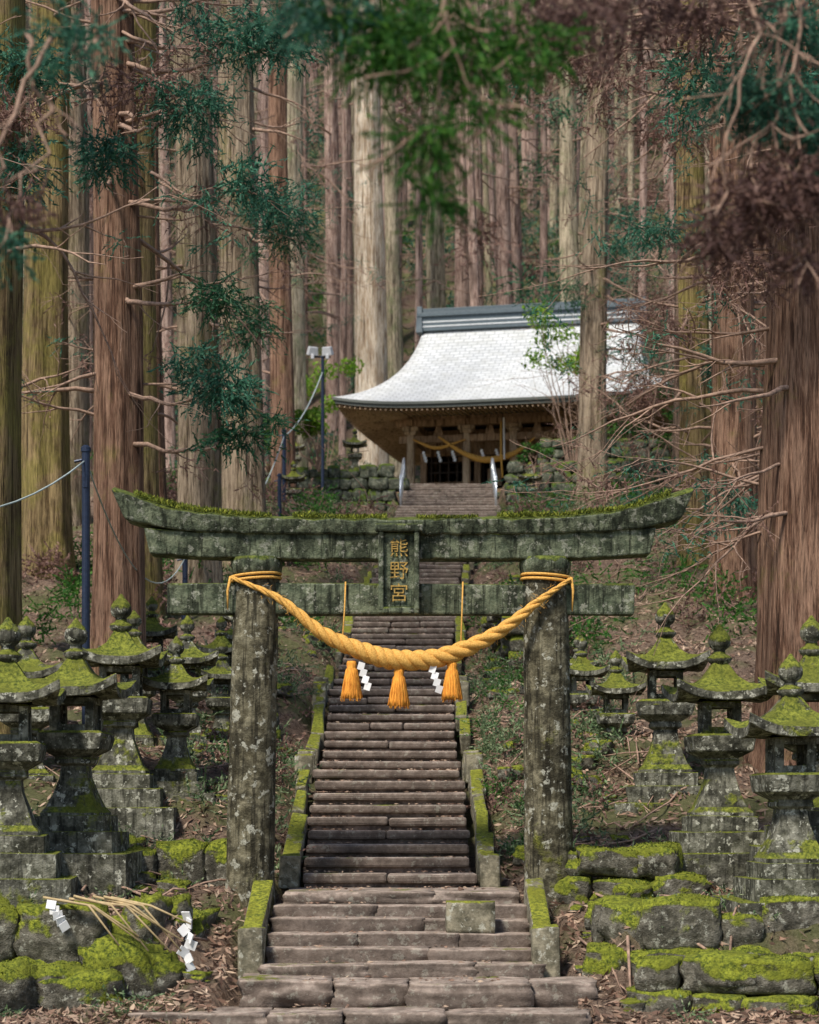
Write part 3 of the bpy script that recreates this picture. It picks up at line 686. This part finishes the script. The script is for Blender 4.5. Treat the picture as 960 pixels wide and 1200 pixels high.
for nm,mt,cnt in(('distant_forest_trunks',B_bg1,190),('distant_forest_trunks',B_bg2,140)):
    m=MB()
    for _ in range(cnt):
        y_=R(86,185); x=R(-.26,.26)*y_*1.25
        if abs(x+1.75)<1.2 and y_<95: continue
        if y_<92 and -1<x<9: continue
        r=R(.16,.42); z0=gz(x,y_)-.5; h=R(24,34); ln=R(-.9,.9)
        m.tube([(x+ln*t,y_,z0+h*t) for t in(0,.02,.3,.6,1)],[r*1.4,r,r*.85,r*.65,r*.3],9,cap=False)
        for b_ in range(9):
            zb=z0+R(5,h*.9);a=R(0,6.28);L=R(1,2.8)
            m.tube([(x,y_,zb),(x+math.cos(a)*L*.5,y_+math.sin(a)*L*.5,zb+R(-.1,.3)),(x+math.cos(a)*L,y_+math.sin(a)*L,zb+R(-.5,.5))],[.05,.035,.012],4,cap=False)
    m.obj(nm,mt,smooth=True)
lg=Leaves();lt=Leaves();ld=Leaves();lb=Leaves()
for _ in range(1350):
    y_=R(84,165); x=R(-.25,.25)*y_; up=random.random()
    zc=gz(x,y_)+(R(.3,2.5) if up<.6 else R(3,26)); 
    l_=random.choice([lt,lg,ld,ld]) if up>=.6 else random.choice([lt,lt,lg,lg,lg,ld,lb])
    if y_<95 and -3.4<x<-.2 : continue
    l_.sprigs((x,y_,zc),R(.7,1.9),int(R(24,50)),.9,.30,.07,7,droop=.3)
lg.obj('distant_foliage',L_cedar); lt.obj('distant_foliage',L_teal); ld.obj('distant_dead_foliage',L_dead); lb.obj('distant_bright_bushes',L_near)

def shrub(name,c,rad,n,l,w,mat,stems=6,base=None):
    e=empty(name); mb=MB(); lv=Leaves()
    for i in range(stems):
        t=Vector(c)+Vector((R(-1,1)*rad,R(-.6,.6)*rad,R(-.5,1)*rad)); b0=Vector(base if base else (c[0],c[1],c[2]-rad))
        to_target(mb,b0,t,.03,.0); lv.cloud(t,(rad*.45,)*3,int(n/stems),l,w)
    mb.obj('stems',B_branch,e,smooth=True); lv.obj('leaves',mat,e)
shrub('leafy_shrub',(-3.0,63.2,11.9),.75,1500,.14,.07,L_bright,9,(-2.8,63.4,10.5))
shrub('leafy_shrub',(-4.5,63.4,11.6),.7,900,.13,.05,L_near,8,(-4.4,63.6,10.5))
shrub('young_broadleaf_tree',(4.75,64.8,14.6),1.2,2100,.15,.07,L_bright,14,(5.2,65.1,10.4))
shrub('leafy_shrub',(-3.6,80,16.5),1.3,1300,.2,.09,L_bright,8,(-3.6,80.5,11))
shrub('leafy_shrub',(7.3,63,11.9),1.0,1200,.15,.06,L_near,9,(7.3,63.2,10))
shrub('leafy_shrub',(8.6,62.5,12.8),1.3,1200,.15,.06,L_cedar,9,(8.6,62.6,10))
shrub('leafy_shrub',(3.9,63.2,11.0),.45,400,.12,.05,L_near,6,(3.9,63.3,9.2))

# ------------------------------------------------------------------ shrine
TH=math.radians(12)
sr=empty('wooden_shrine',(0.05,70,10.6),-TH)
k=NT('silver_roof_tiles',.45,.5)
br=k.t.nodes.new('ShaderNodeTexBrick'); tc=k.t.nodes.new('ShaderNodeTexCoord'); k.t.links.new(tc.outputs['Object'],br.inputs['Vector'])
br.inputs['Scale'].default_value=1; br.inputs['Brick Width'].default_value=.35; br.inputs['Row Height'].default_value=.2; br.inputs['Mortar Size'].default_value=.014
br.inputs['Color1'].default_value=(.58,.60,.61,1); br.inputs['Color2'].default_value=(.72,.74,.75,1); br.inputs['Mortar'].default_value=(.28,.30,.32,1)
nn=k.noise(2,5,.7); k.color(k.mix(k.ramp(nn,.45,.7,0,.6),br.outputs[0],(.42,.43,.40))); k.bump(br.outputs['Fac'],.3,.01); M_roof=k.m
M_edge=plain('roof_edge',(.10,.11,.10),.6)
UC=3.55; VC=4.0; EA=5.75; RA=3.95; EB=6.2
def ring(t,dz=0,K=20,ina=0):
    a=RA+(EA-RA)*(1-t)**2.2-ina; b_=max(EB*(1-t)-ina,0.001); w=2.92+3.8*(.62*t+.38*t*t)+dz
    pts=[]
    for sd in range(4):
        for i in range(K):
            s=-1+2*i/K
            u,v=[(s,-1),(1,s),(-s,1),(-1,-s)][sd]
            lift=.28*abs(s)**4*(1-t)**3 if i>0 else .28*(1-t)**3
            pts.append((UC+u*a,VC+v*b_,w+lift))
    return pts
def skin(m,rings,mi=0,flip=False):
    n=len(rings[0]); vs=[p for r in rings for p in r]; fs=[]
    for i in range(len(rings)-1):
        for k_ in range(n):
            k2=(k_+1)%n; f=(i*n+k_,i*n+k2,(i+1)*n+k2,(i+1)*n+k_); fs.append(f[::-1] if flip else f)
    m.add(vs,fs,mi)
m=MB(); skin(m,[ring(t) for t in np.linspace(0,1,22)]); m.obj('roof',M_roof,sr,smooth=True)
m=MB(); skin(m,[ring(0,0),ring(0,-.09),ring(0,-.09,ina=.06),ring(0,-.2,ina=.06),ring(0,-.2,ina=.12)],flip=True); m.obj('eave_edge',M_edge,sr)
def rring(hu,hv,w,lift):
    pts=[];K=20
    for sd in range(4):
        for i in range(K):
            s=-1+2*i/K; u,v=[(s,-1),(1,s),(-s,1),(-1,-s)][sd]
            pts.append((UC+u*hu,VC+v*hv,w+(lift*abs(s)**4 if i>0 else lift)))
    return pts
m=MB(); skin(m,[rring(EA-.12,EB-.12,2.72,.28),rring(3.6,4.05,2.90,0)],flip=True); m.obj('soffit',M_wood,sr)
m=MB()
for i in range(64):
    u=UC-EA+.2+i*(2*EA-.4)/63; l_=.28*abs((u-UC)/EA)**4
    ui=UC+max(-3.6,min(3.6,(u-UC)))
    for v0,v1 in((VC-EB+.1,VC-4.05),):
        m.tube([(u,v0,2.66+l_),(ui,v1,2.83)],.035,4)
for i in range(56):
    v=VC-EB+.2+i*(2*EB-.4)/55; l_=.28*abs((v-VC)/EB)**4; vi=VC+max(-4.05,min(4.05,v-VC))
    for u0,u1 in((UC-EA+.1,UC-3.6),(UC+EA-.1,UC+3.6)):
        m.tube([(u0,v,2.66+l_),(u1,vi,2.83)],.035,4)
m.obj('rafters',M_post,sr)
m=MB()
m.box((UC,VC,6.92),(2*RA+.1,.5,.5)); m.box((UC,VC,7.24),(2*RA+.3,.66,.14)); m.box((UC,VC,7.40),(2*RA+.22,.4,.16))
for sd in(-1,1): m.box((UC+sd*(RA+.08),VC,7.08),(.24,.72,.95),top=.75)
m.box((UC,VC-.256,6.98),(2*RA,.02,.05),mi=1); m.box((UC,VC-.256,6.82),(2*RA,.02,.05),mi=1)
m.obj('ridge',[plain('ridge_tile',(.09,.12,.14),.5),plain('ridge_trim',(.6,.63,.65),.5)],sr,bevel=.02)
US=(0,1.93,3.55,5.17,7.1)
m=MB()
for u in US:
    m.box((u,0,1.2),(.24,.24,2.4)); m.box((u,0,2.42),(.55,.34,.14)); m.box((u,0,2.28),(.36,.3,.12),top=1.2)
m.obj('porch_posts',M_post,sr,bevel=.02)
m=MB()
for u in(0,7.1,1.93,5.17): m.box((u,2.2,1.25),(.22,.22,2.5))
for v in(4,6,8): 
    for u in(0,7.1): m.box((u,v,1.25),(.24,.24,2.5))
m.box((UC,.0,2.06),(7.9,.16,.24)); m.box((UC,0,2.61),(8.2,.22,.22)); m.box((UC,-.0,2.78),(8.6,.16,.12))
for u in(0,7.1): m.box((u,4,2.61),(.2,8.6,.2)); m.box((u,4.2,2.06),(.15,8,.2))
for a,b_ in zip(US[:-1],US[1:]): m.box(((a+b_)/2,-.01,2.34),(.34,.14,.32),top=.5)
m.box((UC,1.0,.16),(8.2,3.0,.14)); 
m.box((UC,2.15,2.3),(7.1,.08,.9)); m.box((1.0,2.2,.6),(1.7,.06,.7)); m.box((6.1,2.2,.6),(1.7,.06,.7))
m.obj('timber_frame',M_wood,sr,bevel=.015)
m=MB(); m.box((UC,8,1.3),(7.1,.1,2.6)); m.box((7.0,5,1.3),(.08,6,2.6)); m.box((.0,5.2,1.3),(.06,5.8,2.6)); m.box((UC,5,2.86),(7,6,.04))
m.box((UC,5,.2),(7,5.6,.1))
for i in range(22): m.box((.25+i*.31,2.3,1.2),(.05,.05,1.9)) 
for i in range(5): m.box((UC,2.32,.6+i*.35),(6.8,.04,.045))
m.obj('interior_screens',M_woodd,sr)
m=MB(); m.box((UC,4,-.18),(8.6,9.6,.5),jit=.01); m.box((1.0,-1.1,-.05),(2.4,.5,.22)); m.box((1.0,-.75,.1),(2.2,.4,.2))
m.obj('stone_base',M_wallfar,sr,bevel=.02)
m=MB(); twisted(m,[(.1,-.2,2.05),(.95,-.25,1.72),(1.93,-.2,1.98)],lambda t:.02+.04*math.sin(math.pi*t),8,n=90)
twisted(m,[(1.0,-.22,2.1),(1.9,-.3,1.5),(2.7,-.3,1.25),(3.6,-.25,1.45),(4.3,-.2,1.95)],lambda t:.03+.08*math.sin(math.pi*t),8,n=90)
m.tube([(3.2,-.5,2.5),(3.2,-.5,1.4),(3.25,-.5,.6)],.035,6)
m.obj('shrine_rope',M_rope,sr,smooth=True)
m=MB()
for u in(.5,1.0,1.5,2.5,3.0): shide(m,u,-.3,1.6,1.3)
m.tube([(3.3,-.55,2.6),(3.32,-.55,1.2)],.03,6)
m.obj('shrine_paper',M_paper,sr)
m=MB(); m.box((1.0,2.0,.55),(.8,.4,.45)); m.box((2.6,1.8,1.0),(.5,.05,.6)); m.lathe([(0,.05),(.1,.14),(.2,.1),(.3,.2)],(2.9,1.6,.25),12)
m.obj('offertory_box',M_wood,sr)

M_steel=plain('steel_rail',(.55,.60,.66),.3,.6,var=.1)
for sd in(-1,1):
    m=MB(); ys_=np.linspace(60.5,66.2,6); P=[]
    for q in ys_:
        x=float(cx(q))+sd*1.42; zt=stair_z(q)+.9; P.append((x,q,zt)); m.tube([(x,q,zt-1.0),(x,q,zt)],.022,8)
    m.tube(P,.028,8); m.tube([(a,b_,c_-.4) for a,b_,c_ in P],.02,8); m.tube([P[-1],(P[-1][0],67,P[-1][2]+.0),(P[-1][0],67.05,P[-1][2]-.85)],.028,8)
    m.obj('handrail',M_steel,smooth=True)

M_pole=plain('dark_painted_pole',(.02,.03,.06),.4,.3)
M_wire=plain('cable',(.35,.42,.42),.5)
def pole(x,y_,zt,r):
    m=MB(); z0=gz(x,y_)-.2; m.tube([(x,y_,z0),(x,y_,zt)],r,14); m.lathe([(0,r*1.25),(.05,r*1.25),(.08,r*.6)],(x,y_,zt-.02),14)
    m.tube([(x-r,y_,zt-.12),(x-r-.09,y_,zt-.14)],.018,6); m.box((x,y_-r,zt-.4),(.05,.02,.12)); m.tube([(x,y_,z0),(x,y_,z0+.3)],r*1.4,14)
    m.obj('utility_pole',M_pole,smooth=False)
pole(-3.95,25,4.4,.05); pole(-4.0,36.5,4.6,.05); pole(-3.55,58,10.75,.06); pole(-3.3,52,8.5,.05)
e=empty('flood_lamp_post')
m=MB(); m.tube([(-2.65,62.5,9.6),(-2.65,62.5,13.9)],.05,10); m.tube([(-2.95,62.5,13.85),(-2.4,62.5,13.85)],.03,8); m.obj('post',M_pole,e)
m=MB()
for xx,rr in((-2.95,.4),(-2.5,-.4)): m.box((xx,62.4,14.0),(.34,.2,.26),rz=rr,rx=.3,top=.8); m.box((xx,62.34,13.82),(.1,.1,.16))
m.obj('lamp_heads',plain('lamp_housing',(.5,.52,.55),.4,var=.1),e,bevel=.02)
def wire(name,a,b_,sag,r=.012):
    a=Vector(a);b_=Vector(b_); m=MB(); m.tube([a.lerp(b_,t)-Vector((0,0,sag*4*t*(1-t))) for t in np.linspace(0,1,17)],r,5); m.obj(name,M_wire,smooth=True)
wire('overhead_cable',(-3.95,25,4.28),(-6.2,19,3.6),.75,.011)
wire('overhead_cable',(-3.95,25,4.28),(-4.0,36.5,4.5),.9,.011)
wire('overhead_cable',(-4.0,36.5,4.5),(-3.55,58,10.6),.8,.016)
wire('overhead_cable',(-3.55,58,10.6),(-2.65,62.5,13.4),.3,.02)

m=MB()
for i in range(9): m.box((-2.06+.03*math.sin(i*2.1)+R(-.02,.02),19.05-.01*i,-.98-i*.066),(.09+.03*R(0,1)-.005*abs(i-3),.012,.09),rz=R(-1.2,1.2),rx=R(-.5,.5),ry=R(-.7,.7))
for i in range(5): m.box((-3.28+.03*i,18.75,-.86-i*.05),(.09,.01,.08),rz=R(-.9,.9),ry=R(-.6,.6),rx=R(-.5,.5))
m.obj('paper_streamer',M_paper)
M_bam=plain('dry_bamboo',(.42,.32,.17),.7)
m=MB()
for i in range(9):
    x=R(-3.4,-2.7); L=R(.5,1.1)
    m.tube([(x,18.85+R(-.1,.1),-.84+R(0,.06)),(x+L*.5,18.75,-.87),(x+L,18.65,-1.0-R(0,.3))],[.013,.012,.008],6)
m.obj('bamboo_sticks',M_bam,smooth=True)

# ------------------------------------------------------------------ light, world, camera
w=bpy.data.worlds.new('World'); scene.world=w; w.use_nodes=True; nt=w.node_tree; nt.nodes.clear()
sky=nt.nodes.new('ShaderNodeTexSky'); sky.sky_type='NISHITA'; sky.sun_disc=False
EL=math.radians(52); AZ=math.radians(212)   # sun behind the camera, to the left
sky.sun_elevation=EL; sky.sun_rotation=AZ
bg=nt.nodes.new('ShaderNodeBackground'); bg.inputs[1].default_value=.13; ou=nt.nodes.new('ShaderNodeOutputWorld')
nt.links.new(sky.outputs[0],bg.inputs[0]); nt.links.new(bg.outputs[0],ou.inputs[0])
sd=bpy.data.lights.new('sun','SUN'); sd.energy=4.9; sd.angle=math.radians(11); sd.color=(1,.92,.80)
so=bpy.data.objects.new('sun',sd); link(so)
dirv=Vector((math.sin(AZ)*math.cos(EL),math.cos(AZ)*math.cos(EL),math.sin(EL)))
so.rotation_euler=dirv.to_track_quat('Z','Y').to_euler()
cd=bpy.data.cameras.new('camera'); cam=bpy.data.objects.new('camera',cd); link(cam)
cd.sensor_fit='VERTICAL'; cd.sensor_height=24; cd.sensor_width=19.2; cd.lens=48; cd.shift_y=350/1200
cd.clip_start=.1; cd.clip_end=3000
cam.location=(0,0,0); cam.rotation_euler=(math.radians(90),0,0)
cd.dof.use_dof=True; cd.dof.focus_distance=23; cd.dof.aperture_fstop=1.5
scene.camera=cam
scene.view_settings.view_transform='Standard'; scene.view_settings.look='None'; scene.view_settings.exposure=0; scene.view_settings.gamma=1
print('objects',len(bpy.data.objects),'polys',sum(len(m.polygons) for m in bpy.data.meshes))
